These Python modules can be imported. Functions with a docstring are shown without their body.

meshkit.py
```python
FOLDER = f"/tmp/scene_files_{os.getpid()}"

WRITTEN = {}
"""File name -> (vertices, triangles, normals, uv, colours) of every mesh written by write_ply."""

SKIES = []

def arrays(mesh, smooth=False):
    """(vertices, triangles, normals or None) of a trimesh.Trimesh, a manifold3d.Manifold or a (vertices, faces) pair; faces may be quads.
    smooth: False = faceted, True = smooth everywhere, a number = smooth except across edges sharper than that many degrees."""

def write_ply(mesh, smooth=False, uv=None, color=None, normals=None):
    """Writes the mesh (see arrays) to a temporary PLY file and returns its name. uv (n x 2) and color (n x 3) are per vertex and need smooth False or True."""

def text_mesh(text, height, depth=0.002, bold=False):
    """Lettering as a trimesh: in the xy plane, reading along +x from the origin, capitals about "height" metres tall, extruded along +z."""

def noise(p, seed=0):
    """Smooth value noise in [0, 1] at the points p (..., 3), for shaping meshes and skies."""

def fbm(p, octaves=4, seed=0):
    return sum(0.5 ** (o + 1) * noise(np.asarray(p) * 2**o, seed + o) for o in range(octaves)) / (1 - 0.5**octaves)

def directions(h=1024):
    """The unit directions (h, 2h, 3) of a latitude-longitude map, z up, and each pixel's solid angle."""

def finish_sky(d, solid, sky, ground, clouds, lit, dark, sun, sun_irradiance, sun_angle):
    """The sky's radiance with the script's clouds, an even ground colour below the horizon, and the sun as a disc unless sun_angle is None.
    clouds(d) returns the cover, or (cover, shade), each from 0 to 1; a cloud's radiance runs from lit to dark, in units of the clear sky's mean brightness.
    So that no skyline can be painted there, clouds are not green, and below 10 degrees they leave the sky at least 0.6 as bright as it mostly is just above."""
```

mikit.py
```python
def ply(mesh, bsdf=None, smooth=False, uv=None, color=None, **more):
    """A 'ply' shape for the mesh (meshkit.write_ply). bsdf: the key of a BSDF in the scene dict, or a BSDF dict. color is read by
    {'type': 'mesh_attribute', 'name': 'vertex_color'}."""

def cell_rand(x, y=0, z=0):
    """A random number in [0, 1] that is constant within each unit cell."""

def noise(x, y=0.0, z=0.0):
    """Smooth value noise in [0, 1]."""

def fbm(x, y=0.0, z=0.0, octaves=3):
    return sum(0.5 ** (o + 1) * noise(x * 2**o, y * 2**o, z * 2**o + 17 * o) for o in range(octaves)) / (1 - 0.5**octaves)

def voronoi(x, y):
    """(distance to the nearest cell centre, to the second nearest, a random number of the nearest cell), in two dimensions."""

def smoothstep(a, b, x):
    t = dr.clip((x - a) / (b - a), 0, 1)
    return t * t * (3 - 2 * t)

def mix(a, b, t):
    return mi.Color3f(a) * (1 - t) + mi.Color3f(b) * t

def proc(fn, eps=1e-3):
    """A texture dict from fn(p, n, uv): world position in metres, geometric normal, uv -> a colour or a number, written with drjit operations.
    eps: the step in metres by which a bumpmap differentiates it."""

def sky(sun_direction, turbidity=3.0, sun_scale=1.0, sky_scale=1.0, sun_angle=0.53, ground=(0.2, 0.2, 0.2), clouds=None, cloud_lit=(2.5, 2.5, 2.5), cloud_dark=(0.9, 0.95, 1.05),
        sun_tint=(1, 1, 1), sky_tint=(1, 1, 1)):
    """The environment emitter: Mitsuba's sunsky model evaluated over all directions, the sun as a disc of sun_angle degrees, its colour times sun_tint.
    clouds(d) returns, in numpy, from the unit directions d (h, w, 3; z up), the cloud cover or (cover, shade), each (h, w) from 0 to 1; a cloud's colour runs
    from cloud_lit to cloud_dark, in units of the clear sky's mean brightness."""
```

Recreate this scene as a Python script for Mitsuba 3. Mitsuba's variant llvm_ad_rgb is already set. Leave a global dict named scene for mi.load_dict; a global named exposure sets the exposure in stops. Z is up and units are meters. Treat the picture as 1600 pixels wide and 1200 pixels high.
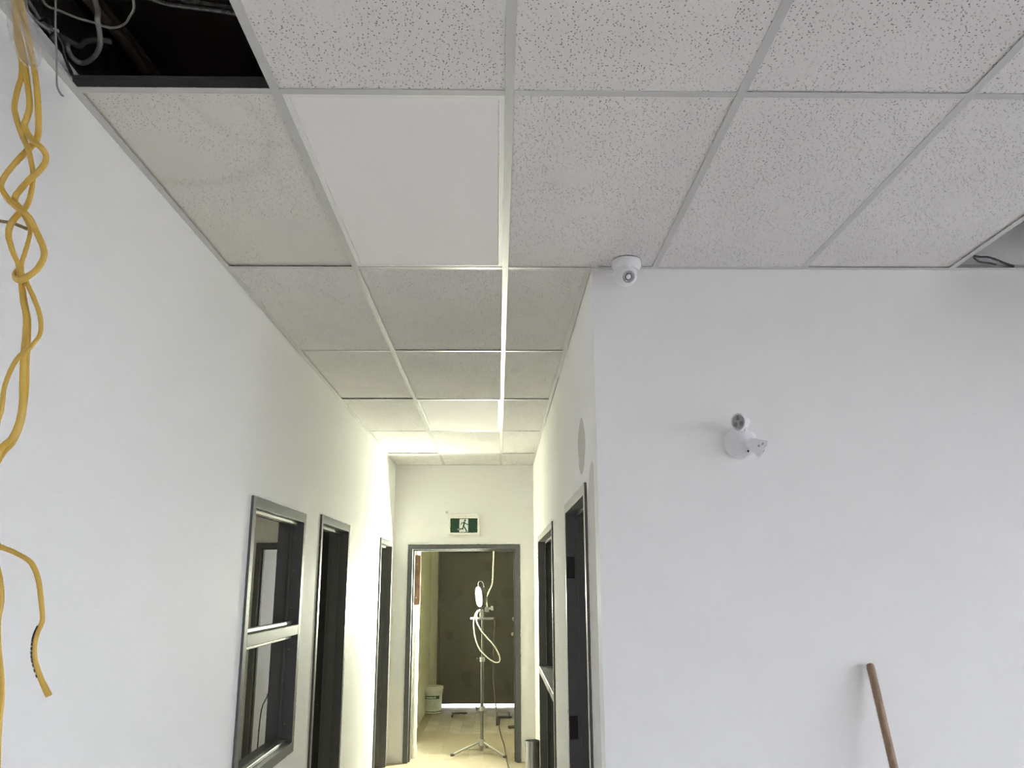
import math, random
import numpy as np
import trimesh
import drjit as dr
import mitsuba as mi
import mikit
import meshkit
from shapely.geometry import Polygon, box as sbox, Point, LineString
from shapely import union_all, affinity

T = mi.ScalarTransform4f
rng = random.Random(11)
scene, labels = {"type": "scene"}, {}

# ------------------------------------------------------------------ camera, sky, exposure
PITCH, YAW, ROLL, F = 0.240818, 0.0179095, -0.0031635, 1265.5
CAM = np.array([0.0, 0.0, 1.75])
fwd = np.array([math.sin(YAW) * math.cos(PITCH), math.cos(YAW) * math.cos(PITCH), math.sin(PITCH)])
rgt = np.array([math.cos(YAW), -math.sin(YAW), 0.0])
upv = np.cross(rgt, fwd)
upv = math.cos(ROLL) * upv - math.sin(ROLL) * rgt
scene["camera"] = {"type": "perspective", "fov": math.degrees(2 * math.atan(800 / F)), "fov_axis": "x", "near_clip": 0.02, "far_clip": 500.0,
                   "to_world": T().look_at(origin=CAM.tolist(), target=(CAM + fwd).tolist(), up=upv.tolist())}
# an overcast sky: no sun disc, an almost closed neutral cloud cover
scene["sky"] = mikit.sky((0.2, 0.9, 0.8), turbidity=4.0, sun_scale=0.0, ground=(0.30, 0.29, 0.28),
                         clouds=lambda d: (np.full(d.shape[:2], 0.93), 0.25 * meshkit.fbm(d * 3.0, 3)),
                         cloud_lit=(2.34, 2.44, 2.68), cloud_dark=(1.45, 1.51, 1.70))
exposure = 5.39
XR = 0.383             # the corridor's right wall
LAMP = 75.0          # radiance of the work lamp's bulb, in the sky's units times this

# ------------------------------------------------------------------ materials
def two(b):
    return {"type": "twosided", "bsdf": b}

def rgb(c):
    return {"type": "rgb", "value": [float(x) for x in (c if hasattr(c, "__len__") else (c, c, c))]}

def mat(name, color, rough=0.6, metallic=0.0, spec=0.5, bump=None, **more):
    b = {"type": "principled", "base_color": color if isinstance(color, dict) else rgb(color), "roughness": rough, "metallic": metallic, **more}
    if not metallic:
        b["specular"] = spec
    if bump is not None:
        b = {"type": "bumpmap", "nested_texture": bump[0], "scale": bump[1], "bsdf": b}
    scene[name] = two(b)
    return name

def paint_fn(p, n, uv):
    a = mikit.fbm(p.x * 1.3, p.y * 1.3, p.z * 1.3, 3)
    return mikit.mix((0.775, 0.775, 0.77), (0.815, 0.815, 0.81), a)

def right_paint_fn(p, n, uv):
    base = paint_fn(p, n, uv)
    w = (mikit.noise(p.y * 9, p.z * 12) - 0.5) * 0.4
    e = dr.square((p.y - 3.665) / 0.165) + dr.square((p.z - 2.36) / 0.128) + w
    patch = 1 - mikit.smoothstep(0.85, 1.0, e)
    # bare skim coat beside the near door frame, rounded at its top
    dy, top = (p.y - 3.29) / 0.16, 2.235
    arch = top - 0.13 * dr.square(dy) + (mikit.noise(p.y * 9, p.z * 5) - 0.5) * 0.02
    strip = (1 - mikit.smoothstep(-0.01, 0.012, p.z - arch)) * (1 - mikit.smoothstep(3.46, 3.49, p.y)) * mikit.smoothstep(3.12, 3.135, p.y)
    c = mikit.mix(base, (0.54, 0.515, 0.51), patch)
    return mikit.mix(c, (0.60, 0.585, 0.57), strip)

mat("m_paint", mikit.proc(paint_fn), 0.65, spec=0.12)
mat("m_paint_right", mikit.proc(right_paint_fn), 0.85, spec=0.05)
mat("m_cream", (0.62, 0.615, 0.50), 0.6)
mat("m_raw_board", (0.22, 0.21, 0.20), 0.8)
mat("m_blackout", (0.035, 0.034, 0.032), 0.7)  # near-black, for the added stub that stands in for shade
mat("m_deck", (0.16, 0.15, 0.14), 0.8)

def dots(p, cell, prob, rmin, rmax, seed):
    out = mi.Float(0)
    x, y = p.x / cell, p.y / cell
    for a in (-1, 0, 1):
        for b in (-1, 0, 1):
            cx, cy = dr.floor(x) + a, dr.floor(y) + b
            ux = cx + mikit.cell_rand(cx, cy, seed + 1) - x
            uy = cy + mikit.cell_rand(cx, cy, seed + 2) - y
            r = (rmin + (rmax - rmin) * mikit.cell_rand(cx, cy, seed + 3)) / cell
            on = dr.select(mikit.cell_rand(cx, cy, seed + 4) < prob, 1.0, 0.0)
            st = 0.7 + 0.6 * mikit.cell_rand(cx, cy, seed + 5)
            d = dr.sqrt(dr.square(ux * st) + dr.square(uy / st))
            out = dr.maximum(out, on * (1 - mikit.smoothstep(r * 0.65, r * 1.15, d)))
    return out

def tile_base(p):
    clump = mikit.fbm(p.x * 9, p.y * 9, 3.0, 2)
    big = dots(p, 0.0100, 0.56, 0.0008, 0.0025, 10) * mikit.smoothstep(0.05, 0.45, clump)
    small = dots(p, 0.005, 0.45, 0.0004, 0.0010, 40)
    tone = mikit.mix((0.70, 0.685, 0.675), (0.755, 0.74, 0.73), mikit.fbm(p.x * 3, p.y * 3, 1.0, 3))
    c = mikit.mix(tone, (0.30, 0.285, 0.275), 0.40 * small)
    return mikit.mix(c, (0.11, 0.10, 0.10), 0.9 * big)

def tile_fn(p, n, uv):
    return tile_base(p)

def stain_fn(p, n, uv):
    w1 = mikit.fbm(p.x * 5, p.y * 5, 7.0, 3) - 0.5
    ring = dr.abs(dr.sqrt(dr.square(p.x + 0.95) + dr.square((p.y - 2.0) * 0.8)) + 0.12 * w1 - 0.30)
    band = 1 - mikit.smoothstep(0.0, 0.035, ring)
    ring2 = dr.abs(dr.sqrt(dr.square(p.x + 0.55) + dr.square((p.y - 1.85) * 0.8)) + 0.14 * w1 - 0.27)
    band2 = 1 - mikit.smoothstep(0.0, 0.03, ring2)
    clump = mikit.fbm(p.x * 4, p.y * 4, 3.0, 2)
    big = dots(p, 0.0100, 0.50, 0.0008, 0.0022, 10) * mikit.smoothstep(0.25, 0.55, clump)
    small = dots(p, 0.005, 0.35, 0.0004, 0.0009, 40)
    c = mikit.mix((0.745, 0.725, 0.69), (0.69, 0.67, 0.635), mikit.fbm(p.x * 4, p.y * 3, 9.0, 3))
    c = mikit.mix(c, (0.58, 0.55, 0.50), 0.3 * band + 0.25 * band2)
    c = mikit.mix(c, (0.34, 0.32, 0.30), 0.35 * small)
    return mikit.mix(c, (0.14, 0.13, 0.12), 0.8 * big)

scene["m_tile"] = two({"type": "diffuse", "reflectance": mikit.proc(tile_fn)})
scene["m_tile_stained"] = two({"type": "diffuse", "reflectance": mikit.proc(stain_fn)})
mat("m_tee", (0.49, 0.487, 0.48), 0.32, spec=0.6)
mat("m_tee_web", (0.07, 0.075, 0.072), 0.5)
mat("m_diffuser", (0.78, 0.76, 0.76), 0.7, spec=0.15)
mat("m_panel_frame", (0.72, 0.715, 0.70), 0.4)

def frame_fn(p, n, uv):
    a = mikit.fbm(p.x * 6, p.y * 6, p.z * 3, 3)
    return mikit.mix((0.105, 0.109, 0.112), (0.135, 0.139, 0.141), a)

def frame_pale_fn(p, n, uv):
    # the corridor faces of these frames are unevenly lightened to nearly wall-white
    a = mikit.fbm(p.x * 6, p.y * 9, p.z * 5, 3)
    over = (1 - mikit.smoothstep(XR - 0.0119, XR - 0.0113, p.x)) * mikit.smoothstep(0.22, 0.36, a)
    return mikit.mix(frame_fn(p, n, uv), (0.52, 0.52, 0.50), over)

mat("m_frame_pale", mikit.proc(frame_pale_fn), 0.5, spec=0.3)
mat("m_frame", mikit.proc(frame_fn), 0.5, spec=0.25)
mat("m_pole", (0.17, 0.17, 0.165), 0.18, metallic=0.9)
mat("m_galv", (0.62, 0.62, 0.62), 0.25, metallic=0.9)
mat("m_galv_dull", (0.42, 0.42, 0.41), 0.42, metallic=0.8)
mat("m_chrome", (0.36, 0.36, 0.35), 0.14, metallic=1.0)
mat("m_blacksteel", (0.05, 0.05, 0.05), 0.35)
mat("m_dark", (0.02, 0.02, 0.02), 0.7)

def concrete_fn(p, n, uv):
    a = mikit.fbm(p.x * 2.2, p.y * 2.2, 2.0, 4)
    b = mikit.fbm(p.x * 22, p.y * 22, 5.0, 3)
    c = mikit.mix((0.36, 0.34, 0.31), (0.50, 0.475, 0.43), a)
    dust = mikit.smoothstep(6.0, 8.5, p.y)
    c = mikit.mix(c, mikit.mix((0.30, 0.255, 0.18), (0.38, 0.33, 0.245), a), dust)
    return c * (0.9 + 0.2 * b)

mat("m_concrete", mikit.proc(concrete_fn), 0.75)

def ftile_fn(base):
    def fn(p, n, uv):
        b = mikit.fbm(p.x * 9, p.y * 9, 5.0, 3)
        dust = mikit.smoothstep(0.4, 0.6, mikit.fbm(p.x * 1.6, p.y * 1.6, 8.0, 3) + (10.3 - p.y) * 0.35)
        c = mi.Color3f(base) * (0.85 + 0.3 * b)
        return mikit.mix(c, (0.36, 0.31, 0.23), 0.8 * dust)
    return fn

for i, c in enumerate([(0.44, 0.40, 0.36), (0.40, 0.37, 0.33), (0.47, 0.43, 0.38)]):
    mat(f"m_ftile{i}", mikit.proc(ftile_fn(c)), 0.55)

def steel_fn(p, n, uv):
    a = mikit.fbm(p.x * 2.5, p.y * 2, p.z * 2.5, 4)
    s = mikit.smoothstep(0.62, 0.75, mikit.fbm(p.x * 7, 4.0, p.z * 5, 3))
    c = mikit.mix((0.105, 0.101, 0.089), (0.13, 0.125, 0.11), a)
    return mikit.mix(c, (0.06, 0.057, 0.05), 0.35 * s)

mat("m_steel_door", mikit.proc(steel_fn), 0.5)

def wood_fn(c0, c1, axis):
    def fn(p, n, uv):
        if axis == "z":
            g = mikit.fbm(p.x * 90, p.y * 90, p.z * 6, 3)
        else:
            g = mikit.fbm(p.x * 60, p.y * 60, p.z * 9, 3)
        k = mikit.smoothstep(0.62, 0.72, mikit.noise(p.x * 40, p.y * 40, p.z * 14))
        return mikit.mix(mikit.mix(c0, c1, g), (0.07, 0.045, 0.03), 0.35 * k)
    return fn

mat("m_stick", mikit.proc(wood_fn((0.17, 0.105, 0.06), (0.34, 0.235, 0.15), "z")), 0.5)
mat("m_board", mikit.proc(wood_fn((0.13, 0.065, 0.032), (0.22, 0.125, 0.065), "z")), 0.6)

def sheath_fn(p, n, uv):
    a = mikit.fbm(p.x * 25, p.y * 25, p.z * 25, 3)
    return mikit.mix((0.50, 0.32, 0.055), (0.66, 0.44, 0.085), a)

mat("m_yellow", mikit.proc(sheath_fn), 0.38)
mat("m_dullyellow", (0.24, 0.19, 0.10), 0.5)
mat("m_greysheath", (0.33, 0.33, 0.32), 0.5)
mat("m_blackcord", (0.025, 0.025, 0.03), 0.35)
mat("m_browncord", (0.10, 0.075, 0.055), 0.5)
mat("m_pipebrown", (0.30, 0.25, 0.21), 0.6)
mat("m_whitecord", (0.66, 0.66, 0.61), 0.45)
mat("m_white", (0.745, 0.74, 0.765), 0.4)
mat("m_greyplastic", (0.55, 0.55, 0.57), 0.4)
mat("m_lens_grey", (0.36, 0.355, 0.40), 0.25)
mat("m_reflector", (0.34, 0.335, 0.345), 0.35, metallic=0.5)
mat("m_led", (0.16, 0.16, 0.17), 0.25)
mat("m_lens_reflection", (0.75, 0.74, 0.80), 0.06, clearcoat=1.0)  # pale base colour paints in the lens's white reflection
mat("m_green", (0.010, 0.045, 0.022), 0.35)
mat("m_signwhite", (0.72, 0.76, 0.72), 0.4)
mat("m_signbox", (0.80, 0.80, 0.74), 0.4)
mat("m_pvc", (0.78, 0.77, 0.72), 0.4)
mat("m_bucket", (0.70, 0.70, 0.66), 0.4)
mat("m_bucketlabel", (0.60, 0.63, 0.60), 0.5)
mat("m_labelgreen", (0.05, 0.10, 0.075), 0.5)
mat("m_brass", (0.62, 0.58, 0.50), 0.2, metallic=1.0)
mat("m_ground", (0.42, 0.41, 0.40), 0.9)
scene["m_film"] = {"type": "blendbsdf", "weight": 0.24, "a": {"type": "thindielectric", "int_ior": 1.5},
                   "b": two({"type": "diffuse", "reflectance": rgb((0.55, 0.55, 0.53))})}

# ------------------------------------------------------------------ helpers
def numbered(name):
    if name not in scene and name not in labels and not any(k.startswith(name + "__") for k in scene):
        return name
    i = 1
    while True:
        k = f"{name}_{i:03d}"
        if k not in scene and k not in labels and not any(x.startswith(k + "__") for x in scene):
            return k
        i += 1

def thing(name, label, cat, group=None, kind=None):
    key = numbered(name)
    labels[key] = {"label": label}
    if cat:
        labels[key]["category"] = cat
    if group:
        labels[key]["group"] = group
    if kind:
        labels[key]["kind"] = kind
    return key

def obj(name, mesh, m, parent=None, smooth=False, label=None, to_world=None, kind=None, **more):
    key = numbered((parent + "__" if parent else "") + name)
    d = mesh if isinstance(mesh, dict) else mikit.ply(mesh, m, smooth=smooth)
    if to_world is not None:
        d = {**d, "to_world": to_world}
    scene[key] = {**d, **more}
    if label or kind:
        labels.setdefault(key, {})
        if label:
            labels[key]["label"] = label
        if kind:
            labels[key]["kind"] = kind
    return key

def struct(name, mesh, m, label, smooth=False):
    scene[name] = mikit.ply(mesh, m, smooth=smooth)
    labels[name] = {"label": label, "kind": "structure"}
    return name

def bx(x0, x1, y0, y1, z0, z1):
    return trimesh.creation.box(extents=(x1 - x0, y1 - y0, z1 - z0), transform=trimesh.transformations.translation_matrix(((x0 + x1) / 2, (y0 + y1) / 2, (z0 + z1) / 2)))

def cat(*ms):
    return trimesh.util.concatenate(list(ms))

def rbox(x0, x1, y0, y1, z0, z1, r=0.004):
    """a box with chamfered edges"""
    pts = []
    for sx in (0, 1):
        for sy in (0, 1):
            for sz in (0, 1):
                c = np.array([(x0, x1)[sx], (y0, y1)[sy], (z0, z1)[sz]])
                s = np.array([1 - 2 * sx, 1 - 2 * sy, 1 - 2 * sz]) * r
                for k in range(3):
                    q = c + s
                    q[k] = c[k]
                    pts.append(q)
    return trimesh.convex.convex_hull(np.array(pts))

def minus(a, *bs):
    return trimesh.boolean.difference([a, *bs], engine="manifold")

def extrude(poly, h):
    polys = getattr(poly, "geoms", [poly])
    return cat(*[trimesh.creation.extrude_polygon(g, h, engine="earcut") for g in polys])

def fixed(m):
    if m.volume < 0:
        m.invert()
    return m

def remap(m, fn):
    m = m.copy()
    m.vertices = fn(m.vertices)
    return fixed(m)

def catmull(pts, n=6):
    P = np.asarray(pts, float)
    P = np.vstack([2 * P[0] - P[1], P, 2 * P[-1] - P[-2]])
    out = []
    for i in range(1, len(P) - 2):
        a, b, c, d = P[i - 1:i + 3]
        for t in np.linspace(0, 1, n, endpoint=False):
            out.append(0.5 * (2 * b + (c - a) * t + (2 * a - 5 * b + 4 * c - d) * t * t + (3 * b - a - 3 * c + d) * t ** 3))
    out.append(P[-2])
    return np.array(out)

def tube(pts, ra, rb=None, sides=8, n=6, twist=None, spline=True, start=(0.3, 1, 0.1)):
    """a closed sweep of an ellipse (ra x rb) along a smooth path; twist(s) turns the flat section"""
    P = catmull(pts, n) if spline else np.asarray(pts, float)
    rb = ra if rb is None else rb
    t = np.gradient(P, axis=0)
    t /= np.linalg.norm(t, axis=1, keepdims=True) + 1e-12
    u = np.asarray(start, float)
    ring, vs = np.linspace(0, 2 * np.pi, sides, endpoint=False), []
    L = np.r_[0, np.cumsum(np.linalg.norm(np.diff(P, axis=0), axis=1))]
    for i in range(len(P)):
        u = u - t[i] * (u @ t[i])
        if np.linalg.norm(u) < 1e-3:
            u = np.cross(t[i], [0.37, 0.61, 0.7])
        u /= np.linalg.norm(u)
        v = np.cross(t[i], u)
        a = twist(L[i]) if twist else 0.0
        c, s = np.cos(a), np.sin(a)
        uu, vv = c * u + s * v, -s * u + c * v
        vs.append(P[i] + np.outer(ra * np.cos(ring), uu) + np.outer(rb * np.sin(ring), vv))
    V, F_ = np.vstack(vs), []
    m = len(P)
    for i in range(m - 1):
        for k in range(sides):
            a, b = i * sides + k, i * sides + (k + 1) % sides
            F_ += [[a, b, b + sides], [a, b + sides, a + sides]]
    V = np.vstack([V, P[0], P[-1]])
    for k in range(sides):
        F_.append([m * sides, (k + 1) % sides, k])
        F_.append([m * sides + 1, (m - 1) * sides + k, (m - 1) * sides + (k + 1) % sides])
    return fixed(trimesh.Trimesh(V, F_, process=False))

def lathe(profile, center=(0, 0, 0), axis=(0, 0, 1), sides=32):
    """profile: (radius, height) pairs, turned about +z, then laid along axis"""
    m = trimesh.creation.revolve(np.array(profile, float), sections=sides)
    R = trimesh.geometry.align_vectors([0, 0, 1], np.asarray(axis, float) / np.linalg.norm(axis))
    R[:3, 3] = center
    m.apply_transform(R)
    return fixed(m)

def cyl(p0, p1, r, sides=16):
    return trimesh.creation.cylinder(radius=r, segment=np.array([p0, p1], float), sections=sides)

# ------------------------------------------------------------------ the shell
CZ = 2.996                    # underside of the ceiling grid
XL, YF, YE, TW = -1.11, 3.10, 8.79, 0.12
TOP = 3.60
YB, YR = -7.2, 12.56          # street side, rear
XW, XE = -4.6, 7.0

struct("floor", bx(XW, XE, YB, YR, -0.12, 0.0), "m_concrete", "dusty bare concrete floor")
struct("ground", bx(-30, 30, YR + 0.14, 45, -0.22, -0.10), "m_ground", "bright paving outside the rear door")
struct("ceiling_deck", bx(XW - 0.14, XE + 0.14, YB - 0.14, YR + 0.14, TOP, TOP + 0.14), "m_deck", "dark roof deck above the suspended ceiling")

# hollow-metal frame profile: (along the wall from the opening's edge, depth into the wall)
def frame_profile(stop0, stop1, t=TW, lip=0.012, face=0.05):
    p = [sbox(-face + 0.019, -0.001, -0.001, t + 0.001), sbox(-face, -lip, 0, -0.0008), sbox(-face, t + 0.0008, 0, t + lip), sbox(-0.012, -lip, 0, t + lip)]
    if stop1 > stop0:
        p.append(sbox(-0.006, stop0, 0.016, stop1))
    g = union_all(p).buffer(0.0012).buffer(-0.0012)
    return g.buffer(-0.0015).buffer(0.0015, quad_segs=2)

def frame(key, place, u0, u1, z0, z1, rails=(), sill=False, stop=(0.052, 0.072), plates=(), m="m_frame", galv=False, screws=()):
    """place(u, d, z) -> world; u0, u1, z0, z1: the clear opening"""
    prof = frame_profile(*stop)
    side = lambda v: np.stack(place(v[:, 0], v[:, 1], v[:, 2]), 1)
    zb = z0 - 0.05 if sill else z0
    h = z1 + 0.05 - zb
    e = extrude(prof, h)
    obj("jamb", remap(e, lambda v: side(np.c_[u0 + v[:, 0], v[:, 1], zb + v[:, 2]])), m, key, smooth=25)
    obj("jamb", remap(e, lambda v: side(np.c_[u1 - v[:, 0], v[:, 1], zb + v[:, 2]])), m, key, smooth=25)
    w = extrude(prof, u1 - u0 - 0.0006)
    obj("head", remap(w, lambda v: side(np.c_[u0 + 0.0003 + v[:, 2], v[:, 1], z1 - v[:, 0]])), m, key, smooth=25)
    if sill:
        obj("sill", remap(w, lambda v: side(np.c_[u0 + 0.0003 + v[:, 2], v[:, 1], z0 + v[:, 0]])), m, key, smooth=25)
    for za, zc in rails:
        obj("rail", remap(rbox(u0 + 0.0003, u1 - 0.0003, -0.012, TW + 0.012, za, zc, 0.003), side), m, key)
    if galv:
        edges = [z0 if sill else None] + [x for r in rails for x in r] + [z1]
        spans = [(a, b) for a, b in zip(edges[::2], edges[1::2]) if a is not None]
        for a, b in spans:
            for zz0, zz1 in ((b - 0.019, b - 0.0005), (a + 0.0005, a + 0.019)):
                obj("glazing_stop", remap(rbox(u0 + 0.018, u1 - 0.018, 0.018, 0.046, zz0, zz1, 0.003), side), "m_galv", key, label="bare shiny metal glazing stop")
    for (u, z) in screws:
        obj("screw", remap(lathe([(0, 0), (0.0045, 0), (0.003, 0.003), (0, 0.0035)], sides=10), lambda v: side(np.c_[u - v[:, 2], 0.033 + v[:, 0], z + v[:, 1]])), "m_chrome", key, smooth=30)
    return key

left_place = lambda u, d, z: (XL - d, u, z)
right_place = lambda u, d, z: (XR + d, u, z)
end_place = lambda u, d, z: (u, YE + d, z)
CUT = 0.030                   # the rough opening lies this far outside the clear one

# clear openings
WIN1 = (3.735, 4.672, 0.925, 2.087)
DOOR1 = (5.19, 6.085, 0.0, 2.12)
DOOR2 = (7.84, 8.61, 0.0, 2.12)
DOOR3 = (3.535, 4.50, 0.0, 2.12)
WIN2 = (5.72, 7.60, 0.11, 2.115)
DOOR4 = (-0.902, 0.188, 0.0, 2.10)
DOOR5 = (-2.507, -1.62, 0.0, 2.12)

def hole_x(x0, x1, o, sill=False):
    return bx(x0, x1, o[0] - CUT, o[1] + CUT, (o[2] - CUT) if sill else -0.2, o[3] + CUT)

def hole_y(y0, y1, o):
    return bx(o[0] - CUT, o[1] + CUT, y0, y1, -0.2, o[3] + CUT)

struct("wall_left", minus(bx(XL - TW, XL, YB, YE, 0, 3.06), hole_x(XL - 1, XL + 1, WIN1, True), hole_x(XL - 1, XL + 1, DOOR1), hole_x(XL - 1, XL + 1, DOOR2)),
       "m_paint", "long white painted wall on the left with window frame and two doorways")
struct("wall_right", minus(bx(XR, XR + TW, YF + TW, YE, 0, TOP), hole_x(XR - 1, XR + 1, DOOR3), hole_x(XR - 1, XR + 1, WIN2, True)),
       "m_paint_right", "white corridor wall on the right with grey patch, doorway and tall window frame")
struct("wall_front", bx(XR, XE, YF, YF + TW, 0, TOP), "m_paint", "broad white wall carrying camera and emergency light")
struct("wall_end", minus(bx(XW, XE, YE, YE + TW, 0, TOP), hole_y(YE - 1, YE + 1, DOOR4), hole_y(YE - 1, YE + 1, DOOR5)), "m_paint", "cream wall at the end of the corridor below the ceiling")
struct("wall_back", bx(XW, XE, YB - 0.14, YB, -0.1, TOP), "m_raw_board", "unpainted wall behind the viewer")
struct("wall_window_side", minus(bx(XE, XE + 0.14, YB - 0.14, YR + 0.14, -0.1, TOP), bx(XE - 1, XE + 1, -6.8, 1.35, 0.2, 2.85)), "m_paint", "outer wall on the right with wide window")
struct("wall_outer_left", minus(bx(XW - 0.14, XW, YB - 0.14, YR + 0.14, -0.1, TOP), bx(XW - 1, XW + 1, 9.6, 12.0, 0.9, 2.4)), "m_paint", "outer wall of the left rooms")
RD = (-0.86, 0.29, 2.2)
struct("wall_rear", minus(bx(XW, XE, YR, YR + 0.14, -0.1, TOP), bx(RD[0] - 0.03, RD[1] + 0.03, YR - 1, YR + 1, -0.001, RD[2] + 0.03), bx(-2.4, -1.4, YR - 1, YR + 1, 0.9, 2.3)), "m_cream", "pale wall around the dark rear door")
struct("wall_left_room", bx(XW, XL - TW, 3.0, 3.12, 0, 3.06), "m_paint", "partition at the front of the left room")
struct("wall_rear_left", bx(-1.12, -1.0, YE + TW, YR, 0, TOP), "m_cream", "pale return wall left of the rear door")
struct("wall_rear_right", bx(0.46, 0.58, YE + TW, YR, 0, TOP), "m_cream", "pale wall right of the rear door")
struct("added_dark_stub", bx(-1.46, XL - TW - 0.014, 6.2, 6.3, 0, 3.0), "m_blackout", "added dark stub that blacks out the gap just behind the second doorway")  # added to keep the lit left room out of the doorway's gap
struct("wall_alcove", bx(-2.74, -2.62, YE + TW, YR, 0, TOP), "m_paint", "pale wall seen through the far doorway of the left room")
struct("ceiling_left_room", bx(XW, XL - TW - 0.001, 3.13, YE - 0.001, 3.02, 3.04), "m_paint", "ceiling of the left room")
struct("ceiling_rear_room", bx(-2.61, 0.455, YE + TW + 0.001, YR - 0.001, 3.02, 3.04), "m_paint", "ceiling of the rear room")

def structure_thing(key, label):
    labels[key] = {"label": label, "kind": "structure"}
    return key

structure_thing("window_1", "grey steel window frame without glass in the left wall")
frame("window_1", left_place, *WIN1, rails=((1.478, 1.533),), sill=True, stop=(0.050, 0.062), galv=True,
      screws=[(WIN1[1], z) for z in (1.02, 1.2, 1.4, 1.62, 1.82, 2.0)])
structure_thing("door_1", "grey steel door frame beside the window in the left wall")
frame("door_1", left_place, *DOOR1, stop=(0.05, 0.105))
structure_thing("door_2", "grey steel door frame at the far end of the left wall")
frame("door_2", left_place, *DOOR2, stop=(0.05, 0.105))
structure_thing("door_3", "grey steel door frame in the right corridor wall nearest the corner")
frame("door_3", right_place, *DOOR3, stop=(0.05, 0.105), m="m_frame_pale")
for z in (1.83, 1.02, 0.25):
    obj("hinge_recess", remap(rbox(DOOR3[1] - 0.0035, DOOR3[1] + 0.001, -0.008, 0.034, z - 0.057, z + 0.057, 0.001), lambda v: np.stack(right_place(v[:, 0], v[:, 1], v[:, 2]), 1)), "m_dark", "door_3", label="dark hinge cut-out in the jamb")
structure_thing("window_2", "tall grey steel side-light frame in the right corridor wall")
frame("window_2", right_place, *WIN2, rails=((0.975, 1.03),), sill=True, stop=(0.05, 0.062), m="m_frame_pale")
structure_thing("door_4", "grey steel door frame in the corridor's end wall below the exit sign")
frame("door_4", end_place, *DOOR4, stop=(0.05, 0.105))
structure_thing("door_5", "grey steel door frame seen through the window frame")
frame("door_5", end_place, *DOOR5, stop=(0.05, 0.105))

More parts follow.
